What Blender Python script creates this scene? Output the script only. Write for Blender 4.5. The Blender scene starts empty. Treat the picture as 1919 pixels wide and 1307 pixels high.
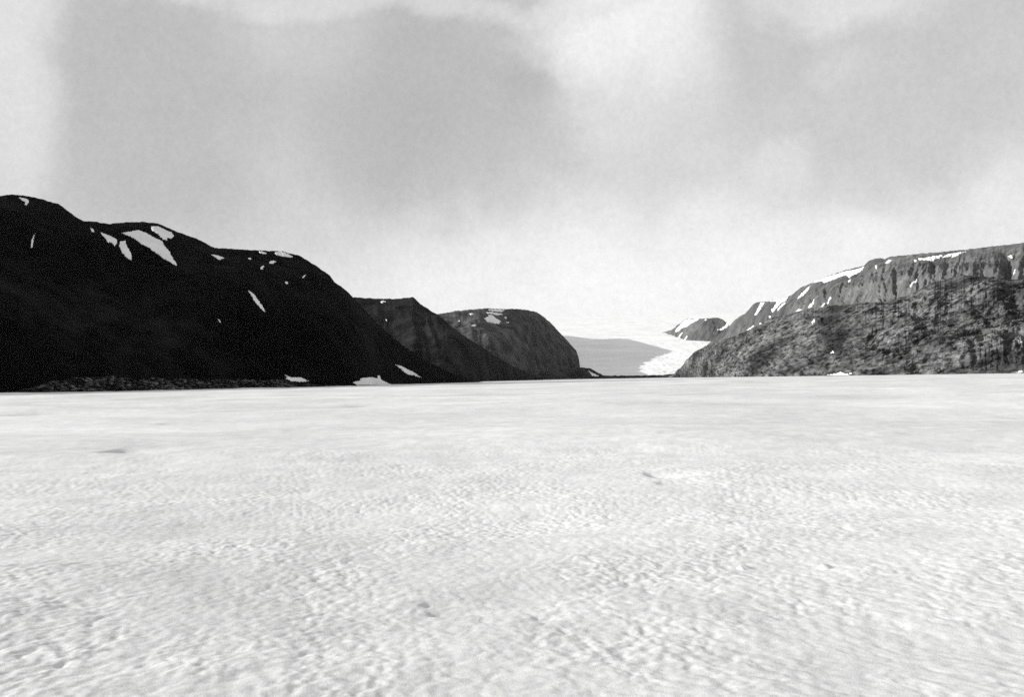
import bpy, math, random
import numpy as np
from mathutils import Matrix, Vector

C = bpy.context.scene
COL = C.collection
rng = np.random.default_rng(7)

# ------------------------------------------------------------------ camera frame
W, H, F = 1919.0, 1307.0, 1843.0
CH = 2.5                                   # eye height above the snow
PITCH = math.atan((711.5 - 653.5) / F)
ROLL = math.radians(0.985)
cp, sp = math.cos(PITCH), math.sin(PITCH)
R0 = np.array([1.0, 0, 0]); U0 = np.array([0, -sp, cp]); FW = np.array([0, cp, sp])
RT = math.cos(ROLL) * R0 - math.sin(ROLL) * U0
UP = math.cos(ROLL) * U0 + math.sin(ROLL) * R0

def ray(X, Y):
    X, Y = np.broadcast_arrays(np.asarray(X, float), np.asarray(Y, float))
    a = (X - 959.5) / F; b = (653.5 - Y) / F
    d = a[..., None] * RT + b[..., None] * UP + FW
    return d / np.linalg.norm(d[..., :2], axis=-1, keepdims=True)

def place(X, Y, d):                        # the point seen along a direction, d metres away over the ground
    r = ray(X, Y) * np.asarray(d, float)[..., None]
    r[..., 2] += CH
    return r

def horizon(X):
    return 711.5 - (np.asarray(X, float) - 959.5) * math.tan(ROLL)

def shore(X, d):
    return horizon(X) + CH * F / np.asarray(d, float)

# ------------------------------------------------------------------ noise
GR3 = rng.normal(size=(256, 3)); GR3 /= np.linalg.norm(GR3, axis=1, keepdims=True)
GA = rng.uniform(0, 2 * np.pi, 256); GR2 = np.stack([np.cos(GA), np.sin(GA)], 1)
PERM = rng.permutation(256); PERM = np.concatenate([PERM, PERM, PERM])

def fade(t): return t * t * t * (t * (t * 6 - 15) + 10)

def noise2(x, y, seed=0):
    x, y = np.broadcast_arrays(np.asarray(x, float) + seed * 17.31, np.asarray(y, float) + seed * 9.77)
    xi = np.floor(x).astype(np.int64); yi = np.floor(y).astype(np.int64)
    xf = x - xi; yf = y - yi
    u, v = fade(xf), fade(yf)
    out = 0
    for i in (0, 1):
        for j in (0, 1):
            h = PERM[PERM[(xi + i) & 255] + ((yi + j) & 255)]
            g = GR2[h]
            w = (u if i else 1 - u) * (v if j else 1 - v)
            out = out + w * (g[..., 0] * (xf - i) + g[..., 1] * (yf - j))
    return out * 1.5

def fbm2(x, y, seed=0, octv=4, gain=0.5):
    t = 0; a = 1.0
    for o in range(octv):
        t = t + a * noise2(x * 2 ** o, y * 2 ** o, seed + o * 3)
        a *= gain
    return t

def ridged2(x, y, seed=0, octv=3, gain=0.5):
    t = 0; a = 1.0
    for o in range(octv):
        t = t + a * (0.5 - np.abs(noise2(x * 2 ** o, y * 2 ** o, seed + o * 3)))
        a *= gain
    return t

def sst(a, b, x):
    t = np.clip((np.asarray(x, float) - a) / (b - a), 0, 1)
    return t * t * (3 - 2 * t)

def soft(v, X, width):
    st = (X[-1] - X[0]) / (len(X) - 1); k = max(1, int(width / st))
    for _ in range(2):
        pad = np.concatenate([np.full(k, v[0]), v, np.full(k, v[-1])])
        v = np.convolve(pad, np.ones(2 * k + 1) / (2 * k + 1), 'valid')
    return v

def curve(pts, x):
    p = np.array(pts, float)
    return np.interp(x, p[:, 0], p[:, 1])

# ------------------------------------------------------------------ objects
def mesh_obj(name, V, Fq, mat, smooth=True):
    V = np.asarray(V, np.float32).reshape(-1, 3)
    Fq = np.asarray(Fq, np.int32)
    me = bpy.data.meshes.new(name)
    n, k = Fq.shape
    me.vertices.add(len(V)); me.vertices.foreach_set('co', V.ravel())
    me.loops.add(n * k); me.loops.foreach_set('vertex_index', Fq.ravel())
    me.polygons.add(n)
    me.polygons.foreach_set('loop_start', np.arange(0, n * k, k, dtype=np.int32))
    me.polygons.foreach_set('use_smooth', np.full(n, smooth, bool))
    me.update(calc_edges=True); me.validate()
    me.materials.append(mat)
    o = bpy.data.objects.new(name, me); COL.objects.link(o)
    return o

def grid_faces(nr, nc, wrap=False):
    i = np.arange(nr - 1)[:, None]; j = np.arange(nc if wrap else nc - 1)[None]
    j2 = (j + 1) % nc
    return np.stack([i * nc + j, i * nc + j2, (i + 1) * nc + j2, (i + 1) * nc + j], -1).reshape(-1, 4)

def tag(o, label, cat, kind=None, group=None):
    o['label'] = label; o['category'] = cat
    if kind: o['kind'] = kind
    if group: o['group'] = group
    return o

# ------------------------------------------------------------------ materials (black and white film: all greys)
def mat_new(name):
    m = bpy.data.materials.new(name); m.use_nodes = True
    nt = m.node_tree; nt.nodes.clear()
    out = nt.nodes.new('ShaderNodeOutputMaterial'); b = nt.nodes.new('ShaderNodeBsdfPrincipled')
    nt.links.new(b.outputs[0], out.inputs[0])
    return m, nt, b

def N(nt, t, **kw):
    n = nt.nodes.new(t)
    for k, v in kw.items():
        if k.startswith('i_'): n.inputs[k[2:]].default_value = v
        else: setattr(n, k, v)
    return n

def rock_mat(name, lo, hi, scale, stretch=(1, 1, 1), bump=0.5, bdist=1.0, contrast=(0.4, 0.62), rot=(0, 0, 0), grain=None, zone=(0.7, 1.35)):
    m, nt, b = mat_new(name)
    tc = N(nt, 'ShaderNodeTexCoord')
    mp = N(nt, 'ShaderNodeMapping'); mp.inputs['Scale'].default_value = stretch; mp.inputs['Rotation'].default_value = rot
    if grain:                              # beds and benches: turn to the lie of the rock, then draw out along it
        mp.vector_type = 'TEXTURE'
    nt.links.new(tc.outputs['Object'], mp.inputs['Vector'])
    n1 = N(nt, 'ShaderNodeTexNoise', i_Scale=scale, i_Detail=9.0, i_Roughness=0.68)
    nt.links.new(mp.outputs[0], n1.inputs['Vector'])
    cr = N(nt, 'ShaderNodeValToRGB')
    cr.color_ramp.elements[0].position = contrast[0]; cr.color_ramp.elements[0].color = (lo, lo, lo, 1)
    cr.color_ramp.elements[1].position = contrast[1]; cr.color_ramp.elements[1].color = (hi, hi, hi, 1)
    nt.links.new(n1.outputs[0], cr.inputs[0])
    n2 = N(nt, 'ShaderNodeTexNoise', i_Scale=scale * 0.16, i_Detail=3.0)
    nt.links.new(mp.outputs[0], n2.inputs['Vector'])
    mr = N(nt, 'ShaderNodeMapRange'); mr.inputs[1].default_value = 0.35; mr.inputs[2].default_value = 0.68
    mr.inputs[3].default_value = zone[0]; mr.inputs[4].default_value = zone[1]
    nt.links.new(n2.outputs[0], mr.inputs[0])
    mx = N(nt, 'ShaderNodeMix', data_type='RGBA', blend_type='MULTIPLY'); mx.inputs[0].default_value = 1
    nt.links.new(cr.outputs[0], mx.inputs[6]); nt.links.new(mr.outputs[0], mx.inputs[7])
    nt.links.new(mx.outputs[2], b.inputs['Base Color'])
    b.inputs['Roughness'].default_value = 0.95; b.inputs['Specular IOR Level'].default_value = 0.02
    bp = N(nt, 'ShaderNodeBump', i_Strength=bump, i_Distance=bdist)
    nt.links.new(n1.outputs[0], bp.inputs['Height']); nt.links.new(bp.outputs[0], b.inputs['Normal'])
    return m

def snow_mat(name, alb, grain, bump, bdist, var=0.05, vscale=0.02, gran=0.0, gscale=1.0):
    m, nt, b = mat_new(name)
    tc = N(nt, 'ShaderNodeTexCoord')
    n1 = N(nt, 'ShaderNodeTexNoise', i_Scale=grain, i_Detail=4.0, i_Roughness=0.7)
    nt.links.new(tc.outputs['Object'], n1.inputs['Vector'])
    n2 = N(nt, 'ShaderNodeTexNoise', i_Scale=vscale, i_Detail=5.0)
    nt.links.new(tc.outputs['Object'], n2.inputs['Vector'])
    mr = N(nt, 'ShaderNodeMapRange'); mr.inputs[1].default_value = 0.3; mr.inputs[2].default_value = 0.7
    mr.inputs[3].default_value = alb - var; mr.inputs[4].default_value = alb + var
    nt.links.new(n2.outputs[0], mr.inputs[0])
    if gran:                               # coarse grains, crust and dust of old snow, at every scale down to millimetres
        n3 = N(nt, 'ShaderNodeTexNoise', i_Scale=gscale, i_Detail=11.0, i_Roughness=0.85)
        nt.links.new(tc.outputs['Object'], n3.inputs['Vector'])
        mg = N(nt, 'ShaderNodeMapRange'); mg.inputs[1].default_value = 0.34; mg.inputs[2].default_value = 0.66
        mg.inputs[3].default_value = 1 - gran; mg.inputs[4].default_value = 1 + gran
        nt.links.new(n3.outputs[0], mg.inputs[0])
        mm = N(nt, 'ShaderNodeMath', operation='MULTIPLY')
        nt.links.new(mr.outputs[0], mm.inputs[0]); nt.links.new(mg.outputs[0], mm.inputs[1])
        nt.links.new(mm.outputs[0], b.inputs['Base Color'])
    else:
        nt.links.new(mr.outputs[0], b.inputs['Base Color'])
    b.inputs['Roughness'].default_value = 0.8; b.inputs['Specular IOR Level'].default_value = 0.15
    bp = N(nt, 'ShaderNodeBump', i_Strength=bump, i_Distance=bdist)
    nt.links.new(n1.outputs[0], bp.inputs['Height']); nt.links.new(bp.outputs[0], b.inputs['Normal'])
    return m

M_snow = snow_mat('field_snow', 0.72, 45.0, 0.4, 0.012, 0.11, 0.045, 0.16, 0.8)
M_patch = snow_mat('patch_snow', 0.80, 0.3, 0.3, 0.3, 0.06, 0.05)
M_ice = snow_mat('glacier_ice', 0.90, 0.03, 0.4, 1.5, 0.05, 0.004, 0.08, 0.004)
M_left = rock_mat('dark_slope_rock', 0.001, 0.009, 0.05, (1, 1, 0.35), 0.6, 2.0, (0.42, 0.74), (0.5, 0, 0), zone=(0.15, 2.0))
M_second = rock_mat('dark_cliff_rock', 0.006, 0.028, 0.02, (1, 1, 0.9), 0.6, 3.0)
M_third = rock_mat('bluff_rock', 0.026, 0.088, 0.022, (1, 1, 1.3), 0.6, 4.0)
M_near = rock_mat('heath_and_rock', 0.012, 0.185, 0.25, (4.0, 4.0, 1.0), 1.0, 1.4, (0.40, 0.66), (0, math.radians(-17), 0), True, (0.3, 1.6))
M_far = rock_mat('cliff_rock', 0.055, 0.15, 0.03, (1, 1, 0.35), 0.6, 3.0, (0.38, 0.66))
M_nun = rock_mat('nunatak_rock', 0.06, 0.13, 0.01, (1, 1, 0.5), 0.5, 6.0)
M_mor = rock_mat('moraine_gravel', 0.012, 0.045, 0.03, (1, 1, 1), 0.5, 2.0)
M_bank = rock_mat('bank_gravel', 0.002, 0.26, 0.45, (1, 1, 1.6), 0.7, 0.4, (0.50, 0.70), zone=(0.2, 1.6))

# ------------------------------------------------------------------ hills
class Hill: pass

def make_hill(name, mat, sil, dbase, slope, power, nc, ns, disp, back=0.6, x0=None, x1=None, zbase=None, soften=22.0):
    """a solid hill: base line, front slope up to its crest, and a back side falling away behind"""
    x0 = sil[0][0] if x0 is None else x0; x1 = sil[-1][0] if x1 is None else x1
    X = np.linspace(x0, x1, nc)
    Yr = curve(sil, X)
    Yr = Yr + 0.7 * fbm2(X / 9.0, X * 0, 5, 5, 0.62) * sst(0, 12, np.abs(X - x0)) * 1.2
    db = soft(curve(dbase, X), X, 45.0) if zbase is None else curve(dbase, X)
    Yb = shore(X, db) if zbase is None else curve(zbase, X)
    Yr = np.minimum(Yr, Yb - 0.3)
    k = (Yb - Yr) / F
    tn = np.interp(X, *np.array(slope, float).T) if isinstance(slope, list) else slope
    dr = db / np.maximum(1 - soft(k, X, soften) / tn, 0.35)
    s = np.linspace(0, 1, ns)[:, None]
    g = s ** power if not callable(power) else power(s)
    d = db + (dr - db) * g
    Y = Yb + (Yr - Yb) * s
    P = place(np.broadcast_to(X, Y.shape), Y, d)
    # displacement in the hill's own metres: a along the slope, b up the slope
    a = (X - 959.5) / F * db.mean() + 0 * s
    b = (Yb - Y) / F * d
    r = P[..., :2] / np.linalg.norm(P[..., :2], axis=-1, keepdims=True)
    n = np.stack([-r[..., 0] * 0.75, -r[..., 1] * 0.75, np.full(r.shape[:2], 0.66)], -1)
    amp = disp(a, b, s, X[None] + 0 * s, Y, P)
    P = P + n * amp[..., None]
    # back side and skirts
    top = P[-1]; rr = r[-1]
    nb = 14
    rows = []
    L = back * (dr - db) + 0.12 * dr
    for j in range(1, nb + 1):
        t = j / nb
        q = top.copy()
        q[:, :2] += rr * (L * t)[:, None]
        q[:, 2] = top[:, 2] * (1 - t ** 1.6) - 6 * t - (1.5 + 0.02 * L * t)
        rows.append(q)
    sk = P[0].copy(); sk[:, :2] -= r[0] * 3.0; sk[:, 2] = P[0][:, 2] - 12.0
    if zbase is not None: sk[:, 2] -= 60
    full = np.concatenate([sk[None], P, np.array(rows)], 0)
    o = mesh_obj(name, full, grid_faces(*full.shape[:2]), mat)
    h = Hill(); h.o = o; h.X = X; h.Yb = Yb; h.Yr = Yr; h.P = P; h.ns = ns; h.nc = nc; h.d = d
    # smooth normals of the front for draping snow
    du = np.gradient(P, axis=1); dv = np.gradient(P, axis=0)
    nn = np.cross(du, dv); nn /= np.linalg.norm(nn, axis=-1, keepdims=True) + 1e-9
    h.N = nn
    return h

def crest_w(s, lo=0.15): return lo + (1 - lo) * (1 - sst(0.82, 1.0, s))

# --- left: the black near mountain
SIL1 = [(-420, 450), (-250, 405), (-100, 376), (0, 367), (22.5, 364), (48, 367), (71, 371), (111, 383), (128.5, 396), (141, 406),
        (156, 414.5), (180, 415.5), (204, 420), (231, 417), (267, 415.5), (296, 419), (334, 435), (369.5, 447.6), (402, 464.7),
        (450, 467.5), (483, 469), (515, 470), (530, 471), (561.5, 479), (593, 498.6), (617.6, 515.6), (627, 528.6), (645, 541.6),
        (657, 552), (670, 567.7), (687, 584.6), (713, 612), (752, 646), (791, 672), (843, 698), (890, 715), (905, 717)]
def disp1(a, b, s, X, Y, P):
    w = crest_w(s, 0.05) * sst(0, 0.06, s)
    gul = ridged2(a / 45 + b / 260, b / 160, 1, 3)
    return w * (4 * (gul - 0.5) + 3 * fbm2(a / 70, b / 50, 2, 4) + 0.7 * fbm2(a / 8, b / 7, 3, 3))
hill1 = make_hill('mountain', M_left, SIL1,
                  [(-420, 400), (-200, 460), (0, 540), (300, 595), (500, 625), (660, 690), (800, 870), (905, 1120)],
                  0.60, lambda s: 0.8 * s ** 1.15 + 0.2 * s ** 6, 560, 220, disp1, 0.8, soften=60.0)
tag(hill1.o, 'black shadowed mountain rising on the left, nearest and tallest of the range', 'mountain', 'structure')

# --- second: dark hill with flat top and sharp corner
SIL2 = [(380, 610), (500, 575), (600, 560), (663, 557.5), (671, 558.5), (713, 560), (749, 560.6), (762, 558.5), (775, 557),
        (785.6, 567.7), (801, 578), (819.5, 590), (830, 597.6), (848, 613), (869, 629), (879.5, 636), (920, 662), (960, 686),
        (1000, 703), (1018, 711)]
def disp2(a, b, s, X, Y, P):
    w = crest_w(s, 0.08) * sst(0, 0.06, s)
    return w * (10 * (ridged2(a / 60 + b / 300, b / 250, 11, 3) - 0.5) + 6 * fbm2(a / 70, b / 60, 12, 4))
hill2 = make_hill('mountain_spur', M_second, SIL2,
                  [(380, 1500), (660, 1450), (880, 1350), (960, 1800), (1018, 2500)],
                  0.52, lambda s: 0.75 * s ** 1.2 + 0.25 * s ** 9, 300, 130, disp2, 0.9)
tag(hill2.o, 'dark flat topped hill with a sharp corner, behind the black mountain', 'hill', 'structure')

# --- third: rounded grey bluff above the glacier
SIL3 = [(640, 625), (760, 596), (815.6, 590), (852, 583), (878, 581), (914.6, 578), (946, 579.6), (966.8, 579), (987.6, 581),
        (1007, 585), (1016, 592), (1029, 602.5), (1050, 624.7), (1068, 644), (1079, 656), (1084.5, 670), (1087, 688), (1092, 708)]
def disp3(a, b, s, X, Y, P):
    w = crest_w(s, 0.06) * sst(0, 0.06, s)
    return w * (14 * (ridged2(a / 120 + b / 500, b / 300, 21, 3) - 0.5) + 18 * fbm2(a / 130, b / 90, 22, 4) + 3 * fbm2(a / 25, b / 18, 23, 3))
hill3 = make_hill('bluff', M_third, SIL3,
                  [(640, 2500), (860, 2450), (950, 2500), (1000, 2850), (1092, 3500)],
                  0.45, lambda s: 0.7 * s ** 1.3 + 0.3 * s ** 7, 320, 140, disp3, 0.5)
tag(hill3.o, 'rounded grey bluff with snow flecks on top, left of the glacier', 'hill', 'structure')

# --- moraine in front of the glacier snout
SILM = [(1010, 699), (1040, 692), (1060, 690), (1089, 689), (1107, 691), (1118, 697.6), (1131, 703.6), (1145, 704.6), (1170, 704.2),
        (1200, 704.2), (1240, 703.2), (1262, 701), (1275, 697), (1300, 690), (1330, 688)]
def dispm(a, b, s, X, Y, P):
    return crest_w(s, 0.2) * sst(0, 0.2, s) * (3 * fbm2(a / 40, b / 10, 31, 4))
mor = make_hill('moraine', M_mor, SILM, [(1010, 2700), (1131, 2900), (1262, 2700), (1330, 2500)], 0.4, 1.1, 240, 40, dispm, 0.5)
tag(mor.o, 'low dark moraine ridge along the foot of the glacier', 'moraine', 'structure')

# --- right: far cliff
SILF = [(1322, 650), (1328, 644), (1338, 635), (1361, 617), (1379, 598), (1397, 587), (1411, 571), (1418, 567), (1426, 566), (1439, 565),
        (1455, 562), (1475, 557), (1485, 552), (1501, 539), (1519, 531), (1540, 522), (1567, 512), (1586, 506), (1619, 498),
        (1628, 489), (1645, 483), (1659, 485), (1669, 481), (1716, 476), (1763, 472.5), (1811, 468), (1858, 462), (1919, 455),
        (2050, 440), (2300, 425)]
def dispf(a, b, s, X, Y, P):
    w = crest_w(s, 0.06) * sst(0, 0.06, s)
    up = sst(0.35, 0.8, s)
    g = ridged2(a / 70 - b / 400, b / 600, 41, 4, 0.55) - 0.55
    big = ridged2(a / 260, b / 900, 47, 2) - 0.5
    for (gx0, gw, gd, s0_, s1_) in [(1893, 7, 75, 0.45, 0.9), (1850, 10, 45, 0.4, 0.75), (1757, 4, 30, 0.5, 0.9), (1683, 5, 26, 0.45, 0.9), (1664, 4, 22, 0.4, 0.8),
                                    (1652, 3, 18, 0.5, 0.85), (1555, 4, 30, 0.5, 0.9), (1528, 4, 30, 0.45, 0.9), (1542, 3, 22, 0.5, 0.85), (1780, 6, 22, 0.4, 0.8), (1725, 5, 20, 0.4, 0.8)]:
        big = big - gd / 42 * np.exp(-((X - gx0 + (s - 0.6) * 25 + 3 * noise2(s * 9, gx0 + 0 * s, 48)) / gw) ** 2) * sst(s0_ - 0.15, s0_ + 0.1, s) * (1 - sst(s1_, s1_ + 0.1, s))
    return w * (up * 26 * g + 20 * big + 10 * fbm2(a / 60, b / 60, 42, 4) + 7 * (ridged2(a / 22 - b / 120, b / 90, 45, 4, 0.6) - 0.5) + 4 * fbm2(a / 16, b / 12, 44, 4, 0.6))
farr = make_hill('cliff', M_far, SILF,
                 [(1322, 5600), (1400, 4600), (1500, 3600), (1650, 2900), (1919, 2500), (2300, 2200)],
                 0.62, lambda s: 0.55 * s ** 0.9 + 0.1 * s ** 3 + 0.35 * sst(0.8, 1.0, s) * s, 760, 200, dispf, 1.0)
tag(farr.o, 'long grey cliff with gullies and snowy rim behind the rugged right hill', 'cliff', 'structure')

# --- right: near rugged hill
SILN = [(1250, 707), (1264, 700), (1278, 690), (1285, 676), (1301, 661), (1322, 648), (1345, 641), (1370, 633), (1395, 624), (1420, 611),
        (1452, 597), (1491, 585), (1521, 579), (1567, 573), (1597, 569), (1657, 567.5), (1683, 559), (1716, 546), (1751, 526),
        (1787, 519), (1806, 515), (1835, 516.5), (1877, 519.6), (1901, 524), (1919, 521), (2000, 512), (2150, 520), (2300, 560)]
def dispn(a, b, s, X, Y, P):
    w = crest_w(s, 0.22) * sst(0, 0.04, s)
    f = math.radians(17)
    p = a * math.cos(f) + b * math.sin(f); q = -a * math.sin(f) + b * math.cos(f)
    wx = 6 * fbm2(a / 40, b / 40, 50, 2)
    benches = ridged2((p + wx * 3) / 110, (q + wx) / 13, 51, 4, 0.55) - 0.5
    lumps = fbm2(p / 34, q / 6, 54, 4, 0.6)
    fine = fbm2(p / 9, q / 3.0, 57, 3, 0.6)
    knob = np.maximum(0, fbm2(a / 34, b / 16, 55, 3) - 0.05)
    big = fbm2(a / 130, b / 60, 56, 3)
    cliffs = (ridged2(a / 16, b / 60, 58, 3) - 0.5) * sst(1760, 1880, X) * (1 - sst(0.25, 0.5, s))
    return w * (9.5 * benches + 4.0 * lumps + 1.9 * fine + 9 * knob + 18 * big + 9 * cliffs)
near = make_hill('hill', M_near, SILN,
                 [(1250, 2650), (1300, 2050), (1400, 1600), (1600, 1250), (1919, 1080), (2300, 950)],
                 0.46, lambda s: 0.75 * s ** 1.1 + 0.25 * s ** 5, 1400, 380, dispn, 0.4)
tag(near.o, 'rugged heath covered rocky hill at the right shore of the snowfield', 'hill', 'structure')

# --- gravel bank along the left shore
SILB = [(30, 731), (60, 727), (85, 718), (110, 713), (140, 708), (175, 707), (205, 706), (240, 708), (262, 712), (276, 710), (285, 708), (330, 709.5),
        (400, 710.5), (480, 711.5), (530, 712), (552, 717), (600, 721), (650, 722.5), (668, 723)]
def dispb(a, b, s, X, Y, P):
    return sst(0, 0.2, s) * (0.5 + 0.5 * (1 - s)) * (0.7 * fbm2(a / 5, b / 2, 61, 4, 0.6) + 0.5 * fbm2(a / 30, b / 6, 62, 2))
bank = make_hill('shore_bank', M_bank, SILB,
                 [(30, 515), (200, 545), (300, 560), (500, 585), (668, 655)], 0.35, 1.0, 420, 40, dispb, 1.0)
tag(bank.o, 'low grey gravel bank along the foot of the black mountain', 'bank', 'structure')

# ------------------------------------------------------------------ glacier and ice cap
GREL = np.array([0, 5, 20, 40, 65, 75, 85, 100, 110, 117.5, 117.6])
GDST = np.array([4000, 4400, 4950, 5600, 6600, 8000, 11000, 16000, 20500, 26000, 26001])
def gdist(X, Y): return np.interp(horizon(X) - np.asarray(Y), GREL, GDST)
gx = np.linspace(560, 1900, 560)
grl = np.concatenate([np.linspace(-3, 75, 330), np.linspace(75.3, 117.4, 150)])
GX, GL = np.meshgrid(gx, grl)
GD = np.interp(GL, GREL, GDST)
GP = place(GX, horizon(GX) - GL, GD)
ax, ay = GP[..., 0], GP[..., 1]
rough = sst(1150, 1215, GX) * (1 - sst(40, 62, GL)) * sst(2, 6, GL)
GP[..., 2] += rough * (5 * (ridged2(ax / 34 + ay / 160, ay / 60, 71, 3, 0.6) - 0.5))
GP[..., 2] += (1 - sst(60, 80, GL)) * 1.5 * fbm2(ax / 60, ay / 300, 73, 3)
GP[..., 2] += sst(66, 78, GL) * (1 - sst(112, 117, GL)) * (5 * fbm2(ax / 420, ay / 900, 75, 4) + 14 * fbm2(ax / 2500, ay / 900, 76, 3))
bk = GP[-1].copy(); bk[:, :2] *= 1.4; bk[:, 2] -= 900
fr = GP[0].copy(); fr[:, 2] -= 10
GA_ = np.concatenate([fr[None], GP, bk[None]], 0)
glac = mesh_obj('glacier', GA_, grid_faces(*GA_.shape[:2]), M_ice)
tag(glac, 'pale glacier tongue descending from the ice cap between the hills', 'glacier', 'structure')

# sun
SUN_AZ, SUN_EL = math.radians(-89), math.radians(16.6)       # azimuth from straight ahead, to the left
LS = np.array([math.sin(SUN_AZ) * math.cos(SUN_EL), math.cos(SUN_AZ) * math.cos(SUN_EL), math.sin(SUN_EL)])

# --- unseen ridge added behind the bluff, shaped to cast the shadow on the ice
BND = [(1212, 705), (1203, 697), (1200, 689), (1207, 682), (1218.5, 675), (1236, 668), (1252, 663), (1266, 656), (1234, 652.6), (1262, 647.5), (1213, 643.6), (1237, 640), (1205, 637.5), (1168, 636), (1118, 634), (1058, 631)]
pts = []
for (bx, by) in BND:
    B = place(np.array(bx), np.array(by), gdist(bx, by))
    xc = 150.0
    t = (xc - B[0]) / LS[0]
    pts.append(B + LS * max(t, 20.0))
pts = np.array(pts)
# dense crest
tt = np.linspace(0, len(pts) - 1, 160)
crest = np.stack([np.interp(tt, np.arange(len(pts)), pts[:, i]) for i in range(3)], 1)
crest[:, 2] += 7 * noise2(tt * 1.7, tt * 0, 83) + 4 * noise2(tt * 4.3, tt * 0, 84)
vy = np.stack([959.5 + F * crest[:, 0] / crest[:, 1], crest[:, 1]], 1)
cap = curve(SIL3, vy[:, 0]) + 2
crest[:, 2] = np.minimum(crest[:, 2], CH + (horizon(vy[:, 0]) - cap) / F * crest[:, 1])
pre = crest[0] + np.array([[0, -900, -60], [0, -500, -30]]); pre[:, 2] = np.maximum(pre[:, 2], 20)
crest = np.concatenate([pre, crest])
prof = np.concatenate([np.linspace(-1, 0, 22), np.linspace(0, 1, 14)[1:]])
rows = []
for q in prof:
    r_ = crest.copy()
    hgt = crest[:, 2] + 30
    if q <= 0:
        r_[:, 0] += q * 900; r_[:, 2] = crest[:, 2] - hgt * (abs(q) ** 1.5)
    else:
        r_[:, 0] += q * hgt * 0.35; r_[:, 2] = crest[:, 2] - hgt * q
    r_[:, 0] += (6 * noise2(crest[:, 1] / 80, q * 5 + 0 * crest[:, 1], 81)) * min(1, abs(q) * 3)
    rows.append(r_)
rows = np.array(rows)
caster = mesh_obj('shadow_ridge', rows, grid_faces(*rows.shape[:2]), M_third)
tag(caster, 'unseen rocky ridge added behind the rounded bluff to shade the glacier', 'hill', 'structure')

# --- nunatak
SILU = [(1240, 625), (1246, 622.5), (1260, 617.5), (1273, 607), (1285, 599), (1300, 598), (1314, 597.5), (1331, 596.5), (1343.6, 595), (1354, 598.6),
        (1361, 605), (1368, 612), (1378, 622)]
def dispu(a, b, s, X, Y, P):
    return crest_w(s, 0.1) * sst(0, 0.1, s) * (30 * (ridged2(a / 160 - b / 260, b / 900, 91, 3) - 0.5) + 12 * fbm2(a / 90, b / 90, 92, 3))
UB = [(1240, 626), (1246, 625), (1271, 633), (1285, 638), (1328, 640), (1378, 642)]
nun = make_hill('nunatak', M_nun, SILU, [(x, float(gdist(x, y)) - 15) for x, y in UB], 0.6, 1.2, 200, 90, dispu, 0.8, zbase=UB)
tag(nun.o, 'small grey rock nunatak with snow streaks standing out of the glacier', 'hill', 'structure')

# ------------------------------------------------------------------ snowfield: one sheet to the horizon
dense = np.radians(np.linspace(-32, 32, 1350))
left = np.radians(np.linspace(-180, -32, 74)[:-1]); right = np.radians(np.linspace(32, 180, 74)[1:-1])
az = np.concatenate([left, dense, right])
rel = np.concatenate([np.geomspace(9000, 700, 30)[:-1], np.linspace(700, 40, 920)[:-1], np.linspace(40, 3, 150)[:-1], np.geomspace(3, 0.115, 40)])
dist = CH * F / rel
A, D = np.meshgrid(az, dist)
sx, sy = np.sin(A) * D, np.cos(A) * D
sp_r = np.gradient(dist)[:, None]
sp_a = np.abs(np.gradient(az))[None] * D
sp_m = np.maximum(sp_r * 0.6, sp_a)
def wl(l): return 1 - sst(0.30, 0.75, sp_m / l)
z = np.zeros_like(D)
# sun-cupped, wind-worn surface, grain drawn out a little along the view
wx = 0.05 * noise2(sx / 0.4, sy / 0.6, 100); wy = 0.06 * noise2(sx / 0.4, sy / 0.6, 101)
cup = 0.55 + 0.75 * sst(-0.5, 0.6, fbm2(sx / 2.6, sy / 3.4, 99, 2))
z += wl(0.09) * cup * 0.0042 * noise2((sx + wx) / 0.075, (sy + wy) / 0.095, 103)
n_ = noise2((sx + wx) / 0.145, (sy + wy) / 0.19, 102)
z += wl(0.17) * cup * 0.0086 * (n_ - 0.7 * np.maximum(0, -n_ - 0.15))
z += wl(0.40) * cup * 0.007 * noise2((sx + wx) / 0.40, (sy + wy) / 0.60, 105)
z += wl(1.1) * 0.010 * fbm2(sx / 1.1, sy / 1.5, 108, 2)
z += wl(4.0) * 0.030 * fbm2(sx / 4.2, sy / 4.2, 111, 2)
z += wl(9.0) * 0.16 * fbm2(sx / 19, sy / 10, 114, 3)
z += wl(40) * 0.60 * fbm2(sx / 70, sy / 36, 117, 3)
z += wl(160) * 0.5 * fbm2(sx / 260, sy / 170, 120, 2) * (1 - sst(400, 700, D))
z += 0.16 * np.maximum(-0.2, fbm2(sx / 16, sy / 60, 121, 3)) * sst(380, 520, D) * (1 - sst(1500, 2500, D))
z += 0.03 * (np.sqrt((sx + 0.5) ** 2 + 4) - 2) * np.exp(-(D / 28) ** 2)
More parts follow.
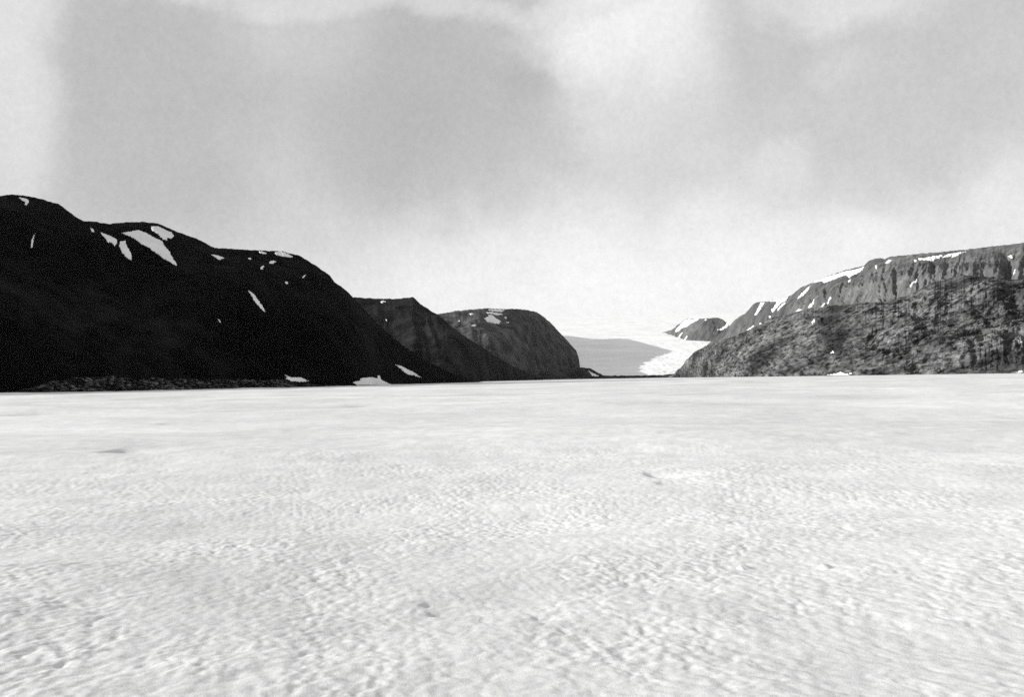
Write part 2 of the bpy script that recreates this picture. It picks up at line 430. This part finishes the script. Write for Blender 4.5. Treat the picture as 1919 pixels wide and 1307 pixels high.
# single hollows
for (hx, hy, wx_, wy_, dep) in [(225, 855, 0.30, 0.9, 0.17), (205, 857, 0.3, 0.6, 0.07), (1225, 895, 0.22, 0.45, 0.08), (1240, 899, 0.20, 0.40, 0.10), (1246, 911, 0.18, 0.30, 0.07),
                                (808, 1160, 0.10, 0.12, 0.035), (826, 1180, 0.11, 0.13, 0.045), (538, 757, 1.4, 3, 0.5), (930, 814, 0.25, 0.7, 0.12), (320, 790, 0.9, 1.6, 0.22),
                                (545, 1148, 0.12, 0.045, 0.016), (575, 1143, 0.09, 0.045, 0.02), (60, 767, 2.0, 3.0, 0.5), (690, 760, 2.0, 3.0, 0.4), (1010, 1195, 0.05, 0.09, 0.022), (1180, 1225, 0.06, 0.10, 0.02)]:
    dd = CH * F / (hy - float(horizon(hx)))
    q = place(np.array(hx), np.array(hy), dd)
    hx_ = np.where(sx > q[0], 4.0 * wx_, wx_)
    z -= dep * np.exp(-((sx - q[0]) / hx_) ** 2 - ((sy - q[1]) / wy_) ** 2)
z *= sst(0.0, 4.0, D)
SV = np.stack([sx, sy, z], -1)
nr, nc = SV.shape[:2]
cen = np.array([[0, 0, 0.0]])
SF = grid_faces(nr, nc, True)[:, ::-1]
snow = mesh_obj('snow_ground', SV, SF, M_snow)
tag(snow, 'wide white snowfield with wind worn surface filling the foreground', 'snowfield', 'structure')

def ground_z(x, y):
    i = np.argmin((SV[..., 0] - x) ** 2 + (SV[..., 1] - y) ** 2)
    return SV.reshape(-1, 3)[i, 2]

# --- two lumps of snow
def lump(px, py, w, hgt, lab):
    dd = CH * F / (py - float(horizon(px)))
    q = place(np.array(px), np.array(py), dd)
    gz = ground_z(q[0], q[1])
    nu, nv = 32, 14
    V = []
    for i in range(nv):
        t = i / (nv - 1)
        for j in range(nu):
            th = 2 * math.pi * j / nu
            n_ = 1 + 0.25 * float(noise2(math.cos(th) * 1.1 + px, math.sin(th) * 1.1 + t * 0.8, 130))
            V.append((t * w / 2 * n_ * math.cos(th) - 0.2 * w * (1 - t), t * w / 2 * n_ * math.sin(th), hgt * ((1 - t * t) ** 1.4) * (1 + 0.3 * (n_ - 1)) - 0.012 * t))
    o = mesh_obj('snow_lump', np.array(V), grid_faces(nv, nu, True), M_snow)
    o.location = (q[0], q[1], gz - 0.01)
    return tag(o, lab, 'snow lump', group='snow lumps on the snowfield')
lump(1398, 1074, 0.30, 0.055, 'taller snow lump on the right of the snowfield, left of the other lump')
lump(1550, 1068, 0.26, 0.055, 'smaller low snow lump on the right of the snowfield, right of the taller lump')

# ------------------------------------------------------------------ snow patches lying on the slopes
Z1 = (0, 340, 3.112); Z2 = (400, 440, 3.838); Z3 = (800, 540, 3.838); Z4 = (1200, 440, 4.357); Z5 = (1550, 430, 4.217); Z6 = (960, 560, 4.797)
def patch(h, Z, poly, lab, group, name='snow_patch', thick=1.0, grow=0.0):
    p = np.array(poly, float) / Z[2] + np.array(Z[:2])
    step = 0.3 if np.ptp(p, 0).max() < 60 else 0.4
    lo = p.min(0) - 1.5; hi = p.max(0) + 1.5
    gx_ = np.arange(lo[0], hi[0], step); gy_ = np.arange(lo[1], hi[1], step)
    X, Y = np.meshgrid(gx_, gy_)
    ins = np.zeros(X.shape, bool); dmin = np.full(X.shape, 1e9)
    for i in range(len(p)):
        a, b = p[i], p[(i + 1) % len(p)]
        c = ((a[1] > Y) != (b[1] > Y)) & (X < (b[0] - a[0]) * (Y - a[1]) / (b[1] - a[1] + 1e-12) + a[0])
        ins ^= c
        ab = b - a; t = np.clip(((X - a[0]) * ab[0] + (Y - a[1]) * ab[1]) / (ab @ ab + 1e-9), 0, 1)
        dmin = np.minimum(dmin, np.hypot(X - a[0] - t * ab[0], Y - a[1] - t * ab[1]))
    sd = np.where(ins, dmin, -dmin) + 1.0 * fbm2(X / 4.0, Y / 3.0, 140, 4, 0.6) * min(1, np.ptp(p, 0).max() / 16) + 0.25 + grow
    ci = np.clip((X - h.X[0]) / (h.X[-1] - h.X[0]) * (h.nc - 1), 0, h.nc - 1.001)
    c0 = ci.astype(int); cf = (ci - c0)
    yb = h.Yb[c0] * (1 - cf) + h.Yb[c0 + 1] * cf; yr = h.Yr[c0] * (1 - cf) + h.Yr[c0 + 1] * cf
    s = (yb - Y) / (yb - yr)
    ok = (sd > 0) & (s < 0.995) & (s > 0.0)
    si = np.clip(s, 0, 0.999) * (h.ns - 1); s0 = np.clip(si.astype(int), 0, h.ns - 2); sf = si - s0
    def samp(G):
        return (G[s0, c0] * ((1 - sf) * (1 - cf))[..., None] + G[s0, c0 + 1] * ((1 - sf) * cf)[..., None]
                + G[s0 + 1, c0] * (sf * (1 - cf))[..., None] + G[s0 + 1, c0 + 1] * (sf * cf)[..., None])
    P = samp(h.P); Nn = samp(h.N)
    up = Nn * 0.6 + np.array([0, 0, 0.5]); up /= np.linalg.norm(up, axis=-1, keepdims=True)
    px = np.linalg.norm(P[..., :2], axis=-1) / F
    th = px * thick * (-0.25 + 1.3 * sst(0, 1.3, sd))
    V = P + up * th[..., None]
    idx = np.arange(X.size).reshape(X.shape)
    okq = ok[:-1, :-1] & ok[:-1, 1:] & ok[1:, :-1] & ok[1:, 1:]
    q = np.stack([idx[:-1, :-1], idx[1:, :-1], idx[1:, 1:], idx[:-1, 1:]], -1)[okq]
    if len(q) == 0: return None
    u, inv = np.unique(q, return_inverse=True)
    VV = V.reshape(-1, 3)[u]; org = VV.mean(0)
    o = mesh_obj(name, VV - org, inv.reshape(-1, 4), M_patch)
    o.location = org
    return tag(o, lab, 'snow patch', group=group)

g1 = 'snow patches on the black mountain'
L1 = [
 (Z1, [(110,95),(135,98),(168,108),(168,128),(155,140),(145,137),(148,122),(125,110)], 'bent chevron of snow just under the highest summit on the left', 'snow_patch'),
 (Z1, [(206,288),(195,320),(190,372),(179,372),(183,330),(196,298)], 'faint upright sliver of snow below the highest summit at far left', 'snow_streak'),
 (Z1, [(526,270),(545,280),(553,298),(535,293)], 'tiny snow fleck left of the triangular patch on the black mountain', 'snow_patch'),
 (Z1, [(580,295),(610,305),(650,322),(683,338),(682,362),(668,382),(655,362),(640,355),(632,362),(615,335)], 'triangular snow patch widening to the right, left of the upright tongue', 'snow_patch'),
 (Z1, [(697,350),(732,347),(740,380),(768,425),(766,450),(735,440),(712,415),(695,380)], 'upright tongue of snow left of the largest slanting snow patch', 'snow_patch'),
 (Z1, [(710,298),(760,293),(805,285),(850,300),(900,328),(945,350),(960,375),(985,402),(1000,430),(1040,487),(980,460),(900,410),(840,372),(780,335)], 'largest snow patch, a long slanting wedge on the black mountain', 'snow_patch'),
 (Z1, [(882,264),(920,262),(960,280),(1000,298),(1016,318),(1000,332),(975,328),(975,345),(945,335),(925,310),(895,292),(882,285)], 'ragged snow patch just above the largest wedge under the second summit', 'snow_patch'),
 (Z1, [(1232,427),(1270,432),(1313,450),(1280,457),(1260,446)], 'small pointed snow patch on the saddle right of the second summit', 'snow_patch'),
 (Z1, [(1443,643),(1470,662),(1503,702),(1533,738),(1549,765),(1518,747),(1487,717),(1466,685)], 'thin diagonal snow streak alone in the middle of the black slope', 'snow_streak'),
 (Z1, [(1268,796),(1280,802),(1292,820),(1280,814)], 'tiny faint snow sliver low on the black slope, left of the diagonal streak', 'snow_streak'),
 (Z2, [(325,118),(350,120),(388,132),(370,138),(335,131)], 'narrow snow strip left of the rim patch on the third rounded summit', 'snow_patch'),
 (Z2, [(440,128),(480,119),(520,128),(570,155),(555,165),(520,155),(480,148),(450,143)], 'bright snow patch right on the rim of the third rounded summit', 'snow_patch'),
 (Z2, [(397,187),(420,178),(455,182),(430,195),(400,196)], 'small lens of snow below the rim patch on the black mountain', 'snow_patch'),
 (Z2, [(340,222),(358,212),(366,222),(352,232),(360,243),(338,242)], 'small hooked snow fleck below and left of the snow lens', 'snow_patch'),
 (Z2, [(248,169),(270,167),(273,178),(254,179)], 'tiny snow dot left of the snow lens under the rim', 'snow_patch'),
 (Z2, [(638,287),(650,277),(667,273),(652,292),(642,296)], 'tiny snow fleck on the right shoulder of the black mountain', 'snow_patch'),
 (Z2, [(516,306),(533,310),(537,330),(522,334),(512,320)], 'small round snow dot under the right shoulder of the black mountain', 'snow_patch'),
 (Z2, [(510,990),(540,1005),(570,1015),(620,1020),(685,1050),(640,1056),(570,1046),(520,1026),(533,1015)], 'flat lens of snow low on the slope above the gravel bank', 'snow_patch'),
 (Z2, [(1000,1062),(1050,1050),(1060,1035),(1120,1032),(1180,1037),(1183,1012),(1190,1007),(1202,1022),(1205,1045),(1240,1062),(1280,1078),(1150,1086),(1040,1087)], 'broad hooked snow bank touching the snowfield at the foot of the slope', 'snow_bank'),
 (Z2, [(1310,940),(1350,945),(1400,970),(1430,985),(1497,1024),(1440,1011),(1400,1006),(1370,986),(1340,961)], 'slanting snow streak low on the slope, right of the hooked snow bank', 'snow_streak'),
]
for (Z, pl, lab, nm) in L1: patch(hill1, Z, pl, lab, g1, nm)
g2 = 'snow flecks on the flat topped hill'
for pl, lab in [([(1196,482),(1225,473),(1240,482),(1210,492)], 'snow fleck near the flat crest of the second hill'),
                ([(1236,600),(1250,604),(1245,614)], 'tiny snow dot halfway down the second hill')]:
    patch(hill2, Z2, pl, lab, g2)
g3 = 'snow patches on the rounded bluff'
for pl, lab in [([(430,156),(500,152),(560,160),(540,170),(470,166)], 'topmost narrow snow band on the rounded bluff'),
                ([(425,178),(470,172),(530,180),(555,192),(500,191),(440,188)], 'second narrow snow band, between topmost band and largest patch on the bluff'),
                ([(413,222),(450,212),(438,200),(470,198),(500,212),(532,230),(515,250),(480,246),(440,240)], 'largest ragged snow patch on the rounded bluff'),
                ([(548,205),(575,208),(570,219)], 'small snow fleck right of the two bands on the bluff'),
                ([(565,240),(597,238),(585,248)], 'short snow dash right of the largest patch on the bluff'),
                ([(300,185),(325,182),(340,193),(315,195)], 'small snow dash left of the bands, near the bluff crest'),
                ([(318,272),(345,261),(360,266),(340,277)], 'small snow dash on the bluff, below and left of its largest patch'),
                ([(223,217),(238,215),(237,226)], 'tiny snow dot at the far left of the rounded bluff')]:
    patch(hill3, Z3, pl, lab, g3)
patch(mor, Z3, [(1163,597),(1190,611),(1243,636),(1188,635)], 'triangle of snow on the end of the moraine beside the glacier', 'snow patches on the moraine')
g4 = 'snow patches on the nunatak'
for pl, lab in [([(1462,292),(1490,255),(1520,225),(1560,190),(1690,183),(1640,205),(1600,230),(1540,265),(1500,290),(1470,302)], 'broad snow slope on the left shoulder of the nunatak'),
                ([(1728,195),(1742,180),(1750,190),(1735,205)], 'small snow fleck at the crest of the nunatak'),
                ([(1488,352),(1520,315),(1537,303),(1505,347)], 'left of two thin snow streaks at the foot of the nunatak'),
                ([(1543,367),(1570,333),(1577,340),(1555,370)], 'right of two thin snow streaks at the foot of the nunatak')]:
    patch(nun, Z6, pl, lab, g4)
patch(nun, Z4, [(630,768),(660,752),(690,735),(715,712),(745,700),(740,728),(720,750),(660,768)], 'curved snow apron between the nunatak and the long cliff', g4)
g5 = 'snow patches on the long cliff'
for Z, pl, lab in [
 (Z4, [(985,552),(1012,558),(985,600),(950,645),(928,650),(955,605)], 'steep snow gully beside the leftmost knob of the cliff'),
 (Z4, [(1040,546),(1110,532),(1205,512),(1190,540),(1150,560),(1125,585),(1080,628),(1066,612),(1100,575),(1113,560),(1105,545)], 'snow saddle with a long tail, right of the leftmost knob'),
 (Z4, [(1185,550),(1192,560),(1150,600),(1113,632),(1123,605),(1160,570)], 'slanting snow streak just right of the snow saddle'),
 (Z4, [(1048,655),(1066,648),(1064,665),(1050,670)], 'small snow dot below the snow saddle on the cliff'),
 (Z4, [(863,772),(930,726),(927,742),(880,774)], 'thin snow dash low at the left end of the cliff'),
 (Z4, [(973,710),(990,703),(987,742),(973,737)], 'small upright snow fleck low on the cliff, right of the thin dash'),
 (Z4, [(1387,413),(1380,440),(1340,482),(1283,530),(1288,515),(1330,465)], 'long thin snow streak down the cliff left of the rim snow'),
 (Z4, [(1420,508),(1407,560),(1380,602),(1373,592),(1390,545)], 'steep narrow snow gully in the middle of the cliff face'),
 (Z4, [(1268,634),(1290,597),(1317,599),(1305,622)], 'short thick snow patch where the cliff meets the rugged hill'),
 (Z4, [(1518,546),(1555,513),(1560,530),(1535,557)], 'small snow hook in a gully under the left rim'),
 (Z4, [(1468,582),(1505,560),(1512,572),(1480,592)], 'low snow dash beside the small hook under the left rim'),
 (Z4, [(1390,396),(1440,376),(1500,353),(1590,326),(1690,297),(1760,282),(1830,262),(1815,292),(1750,318),(1700,345),(1690,331),(1620,351),(1560,371),(1500,391),(1480,381),(1430,391)], 'long snow band along the left rim of the cliff'),
 (Z4, [(1722,348),(1717,366),(1700,380),(1695,368)], 'small snow tooth hanging under the left rim band'),
 (Z5, [(455,262),(490,238),(512,240),(500,256),(465,267)], 'snow fleck just right of the rounded knob on the rim'),
 (Z5, [(720,232),(780,225),(850,206),(920,206),(890,221),(830,243),(760,246),(725,246)], 'left of two snow bands below the right rim of the cliff'),
 (Z5, [(683,238),(712,240),(707,256),(690,254)], 'snow dot at the left tip of the right rim bands'),
 (Z5, [(905,226),(960,195),(1040,185),(1110,174),(1060,191),(1020,216),(985,227),(985,207),(940,223)], 'right of two snow bands below the right rim, tapering to the right'),
 (Z5, [(638,482),(680,440),(712,403),(707,430),(665,472)], 'faint snow streak low on the cliff below the right rim bands'),
 (Z5, [(378,278),(400,280),(394,302),(382,300)], 'tiny snow dot on the face of the rounded knob'),
 (Z5, [(1428,190),(1460,186),(1467,208),(1450,207)], 'small snow fleck high on the cliff near the right edge'),
 (Z5, [(1480,298),(1492,304),(1484,337),(1472,332)], 'upright snow fleck in the dark gully near the right edge')]:
    patch(farr, Z, pl, lab, g5)
g6 = 'snow patches on the rugged hill'
for Z, pl, lab in [
 (Z4, [(1398,727),(1420,708),(1428,714),(1405,734)], 'small snow dash high on the rugged hill'),
 (Z5, [(18,972),(45,948),(78,962),(55,974)], 'small snow patch halfway up the rugged hill above the shore snow'),
 (Z5, [(0,1148),(55,1148),(110,1138),(160,1138),(190,1103),(207,1107),(185,1132),(160,1160),(0,1168)], 'hooked snow bank at the shore below the rugged hill'),
 (Z5, [(1505,906),(1530,918),(1547,930),(1530,940),(1508,926)], 'small snow patch on the rocks at the right edge'),
 (Z5, [(1490,1136),(1525,1122),(1550,1126),(1550,1138)], 'low snow heap at the shore by the right edge')]:
    patch(near, Z, pl, lab, g6, thick=1.4)

# ------------------------------------------------------------------ haze
def box(name, lo, hi, mat):
    V = [(x, y, z_) for z_ in (lo[2], hi[2]) for y in (lo[1], hi[1]) for x in (lo[0], hi[0])]
    Fc = [(0, 2, 3, 1), (4, 5, 7, 6), (0, 1, 5, 4), (2, 6, 7, 3), (0, 4, 6, 2), (1, 3, 7, 5)]
    return mesh_obj(name, V, Fc, mat, False)
HAZE = 0.65e-5
mh = bpy.data.materials.new('thin_haze'); mh.use_nodes = True
nt = mh.node_tree; nt.nodes.clear()
out = nt.nodes.new('ShaderNodeOutputMaterial'); pv = nt.nodes.new('ShaderNodeVolumePrincipled')
pv.inputs['Color'].default_value = (0.95, 0.95, 0.95, 1); pv.inputs['Density'].default_value = HAZE
nt.links.new(pv.outputs[0], out.inputs['Volume'])
zmin = min(float(min(v[2] for v in o.bound_box)) for o in COL.objects if o.type == 'MESH')
hz = box('haze', (-46000, -46000, zmin - 1), (46000, 46000, 1750), mh)
tag(hz, 'thin pale haze softening the distant hills and ice', 'haze', 'stuff')

# ------------------------------------------------------------------ sky and sun
w = bpy.data.worlds.new('World'); C.world = w; w.use_nodes = True
nt = w.node_tree; nt.nodes.clear()
wo = N(nt, 'ShaderNodeOutputWorld'); bg = N(nt, 'ShaderNodeBackground'); nt.links.new(bg.outputs[0], wo.inputs[0])
bg.inputs['Strength'].default_value = 0.10
sky = N(nt, 'ShaderNodeTexSky'); sky.sky_type = 'NISHITA'; sky.sun_disc = False
sky.sun_elevation = SUN_EL; sky.sun_rotation = SUN_AZ
sky.air_density = 1.0; sky.dust_density = 1.5
bw = N(nt, 'ShaderNodeRGBToBW'); nt.links.new(sky.outputs[0], bw.inputs[0])
def Mth(op, a, b=None, c=None, clamp=False):
    n = N(nt, 'ShaderNodeMath', operation=op); n.use_clamp = clamp
    for i, v in enumerate((a, b, c)):
        if v is None: continue
        if isinstance(v, (int, float)): n.inputs[i].default_value = v
        else: nt.links.new(v, n.inputs[i])
    return n.outputs[0]
tc = N(nt, 'ShaderNodeTexCoord')
sep = N(nt, 'ShaderNodeSeparateXYZ'); nt.links.new(tc.outputs['Generated'], sep.inputs[0])
azn = Mth('MULTIPLY', Mth('ARCTAN2', sep.outputs[0], sep.outputs[1]), 180 / math.pi)
eln = Mth('MULTIPLY', Mth('ARCSINE', sep.outputs[2]), 180 / math.pi)
nz = N(nt, 'ShaderNodeTexNoise', i_Scale=8.0, i_Detail=6.0, i_Roughness=0.6); nt.links.new(tc.outputs['Generated'], nz.inputs['Vector'])
nz2 = N(nt, 'ShaderNodeTexNoise', i_Scale=8.0, i_Detail=6.0, i_Roughness=0.6)
off = N(nt, 'ShaderNodeVectorMath', operation='ADD'); off.inputs[1].default_value = (5.2, 1.3, 7.7)
nt.links.new(tc.outputs['Generated'], off.inputs[0]); nt.links.new(off.outputs[0], nz2.inputs['Vector'])
WARP = 6.0
aw = Mth('ADD', azn, Mth('MULTIPLY', Mth('SUBTRACT', nz.outputs[0], 0.5), WARP))
ew = Mth('ADD', eln, Mth('MULTIPLY', Mth('SUBTRACT', nz2.outputs[0], 0.5), WARP))
# base: the clear sky's own brightness, greyed and flattened, with the sea of pale cloud near the horizon
val = Mth('MULTIPLY', bw.outputs[0], SKY_K if 'SKY_K' in globals() else 1.0)
def mixv(a, b, f):
    n = N(nt, 'ShaderNodeMix', data_type='FLOAT'); nt.links.new(f, n.inputs[0]) if not isinstance(f, float) else None
    for i, v in ((2, a), (3, b)):
        if isinstance(v, (int, float)): n.inputs[i].default_value = v
        else: nt.links.new(v, n.inputs[i])
    return n.outputs[0]
def ang(X, Y):
    r = ray(X, Y); r = r / np.linalg.norm(r)
    return math.degrees(math.atan2(r[0], r[1])), math.degrees(math.asin(r[2]))
def blob(val, X, Y, rx, ry, tone, amt, soft=0.6):
    a0, e0 = ang(X, Y)
    ra = rx / F * 57.3; re = ry / F * 57.3
    u = Mth('DIVIDE', Mth('SUBTRACT', aw, a0), ra); v = Mth('DIVIDE', Mth('SUBTRACT', ew, e0), re)
    q = Mth('SQRT', Mth('ADD', Mth('MULTIPLY', u, u), Mth('MULTIPLY', v, v)))
    m = N(nt, 'ShaderNodeMapRange', interpolation_type='SMOOTHSTEP')
    m.inputs[1].default_value = 1 + soft; m.inputs[2].default_value = 1 - soft; m.inputs[3].default_value = 0; m.inputs[4].default_value = amt
    nt.links.new(q, m.inputs[0])
    return mixv(val, tone, m.outputs[0])
# veil of cloud over the visible half of the sky
EXPO = 0.25
K = 10.0 / 2 ** EXPO                     # picture tone -> radiance before strength and exposure
def tone(srgb):
    c = srgb / 255.0
    return K * (((c + 0.055) / 1.055) ** 2.4 if c > 0.04 else c / 12.92)
vm = N(nt, 'ShaderNodeMapRange', interpolation_type='SMOOTHSTEP')
vm.inputs[1].default_value = 140; vm.inputs[2].default_value = 60; vm.inputs[3].default_value = 0; vm.inputs[4].default_value = 0.97
nt.links.new(eln, vm.inputs[0])
grad = N(nt, 'ShaderNodeValToRGB')
ge = N(nt, 'ShaderNodeMapRange'); ge.inputs[1].default_value = 0; ge.inputs[2].default_value = 25
nt.links.new(ew, ge.inputs[0]); nt.links.new(ge.outputs[0], grad.inputs[0])
el = grad.color_ramp.elements
stops = [(0.0, 250), (0.16, 244), (0.28, 234), (0.42, 218), (0.58, 204), (0.80, 200), (1.0, 200)]
for i, (p_, t_) in enumerate(stops):
    e = el[i] if i < 2 else el.new(p_)
    e.position = p_; v_ = tone(t_) / 20; e.color = (v_, v_, v_, 1)
veil = Mth('MULTIPLY', grad.outputs[0], 20.0)
val = mixv(val, veil, vm.outputs[0])
val = blob(val, 1750, 450, 650, 230, tone(236), 0.7, 0.95)
val = blob(val, 250, 330, 480, 260, tone(197), 0.5, 0.7)
val = blob(val, 290, 210, 190, 230, tone(187), 0.8, 0.5)
val = blob(val, 830, 215, 235, 190, tone(185), 0.9, 0.4)
val = blob(val, 600, 30, 100, 110, tone(210), 0.5, 0.6)
val = blob(val, 1640, 180, 340, 170, tone(201), 0.85, 0.45)
val = blob(val, 1430, 90, 90, 100, tone(198), 0.7, 0.35)
val = blob(val, 1180, 45, 165, 115, tone(247), 0.9, 0.4)
val = blob(val, 1130, 190, 90, 90, tone(232), 0.65, 0.5)
val = blob(val, 1270, 160, 90, 90, tone(230), 0.5, 0.6)
val = blob(val, 1180, 330, 260, 110, tone(212), 0.5, 0.8)
val = blob(val, 1600, -8, 140, 45, tone(236), 0.6, 0.6)
val = blob(val, 700, 0, 900, 22, tone(226), 0.6, 0.7)
val = blob(val, 20, 60, 80, 260, tone(230), 0.8, 0.5)
val = blob(val, 1460, 320, 50, 42, tone(230), 0.6, 0.5)
val = blob(val, 1575, 135, 45, 38, tone(216), 0.5, 0.7)
val = blob(val, 1330, 285, 50, 36, tone(221), 0.5, 0.6)
val = blob(val, 1620, 440, 60, 40, tone(246), 0.6, 0.6)
val = blob(val, 1880, 390, 80, 110, tone(238), 0.5, 0.8)
val = blob(val, 1180, 560, 380, 130, tone(254), 0.85, 0.8)
fine = N(nt, 'ShaderNodeTexNoise', i_Scale=16.0, i_Detail=6.0, i_Roughness=0.6); nt.links.new(tc.outputs['Generated'], fine.inputs['Vector'])
fm = N(nt, 'ShaderNodeMapRange'); fm.inputs[1].default_value = 0.25; fm.inputs[2].default_value = 0.75; fm.inputs[3].default_value = 0.95; fm.inputs[4].default_value = 1.05
nt.links.new(fine.outputs[0], fm.inputs[0])
mot = N(nt, 'ShaderNodeTexNoise', i_Scale=170.0, i_Detail=3.0, i_Roughness=0.8); nt.links.new(tc.outputs['Generated'], mot.inputs['Vector'])
mm_ = N(nt, 'ShaderNodeMapRange'); mm_.inputs[1].default_value = 0.3; mm_.inputs[2].default_value = 0.7; mm_.inputs[3].default_value = 0.945; mm_.inputs[4].default_value = 1.055
nt.links.new(mot.outputs[0], mm_.inputs[0])
val = Mth('MULTIPLY', Mth('MULTIPLY', val, fm.outputs[0]), mm_.outputs[0])
nt.links.new(val, bg.inputs['Color'])

sl = bpy.data.lights.new('sun', 'SUN'); sl.energy = 5.0; sl.angle = math.radians(0.5); sl.color = (1, 0.995, 0.985)
so = bpy.data.objects.new('sun', sl); COL.objects.link(so)
so.rotation_euler = Vector(-LS).to_track_quat('-Z', 'Y').to_euler()
so.location = (0, 0, 50)

# ------------------------------------------------------------------ camera and render
cd = bpy.data.cameras.new('camera'); cam = bpy.data.objects.new('camera', cd); COL.objects.link(cam)
M = Matrix(((RT[0], UP[0], -FW[0], 0), (RT[1], UP[1], -FW[1], 0), (RT[2], UP[2], -FW[2], CH), (0, 0, 0, 1)))
cam.matrix_world = M
cd.sensor_fit = 'HORIZONTAL'; cd.sensor_width = 36.0; cd.lens = F / W * 36.0
cd.clip_start = 0.05; cd.clip_end = 200000
cd.dof.use_dof = True; cd.dof.focus_distance = 90.0; cd.dof.aperture_fstop = 5.6
C.camera = cam
C.view_settings.view_transform = 'Standard'; C.view_settings.look = 'None'
C.view_settings.exposure = EXPO; C.view_settings.gamma = 1; C.view_settings.use_curve_mapping = False
cy = C.cycles
cy.max_bounces = 6; cy.diffuse_bounces = 3; cy.volume_bounces = 0
cy.use_denoising = False
cy.use_adaptive_sampling = False
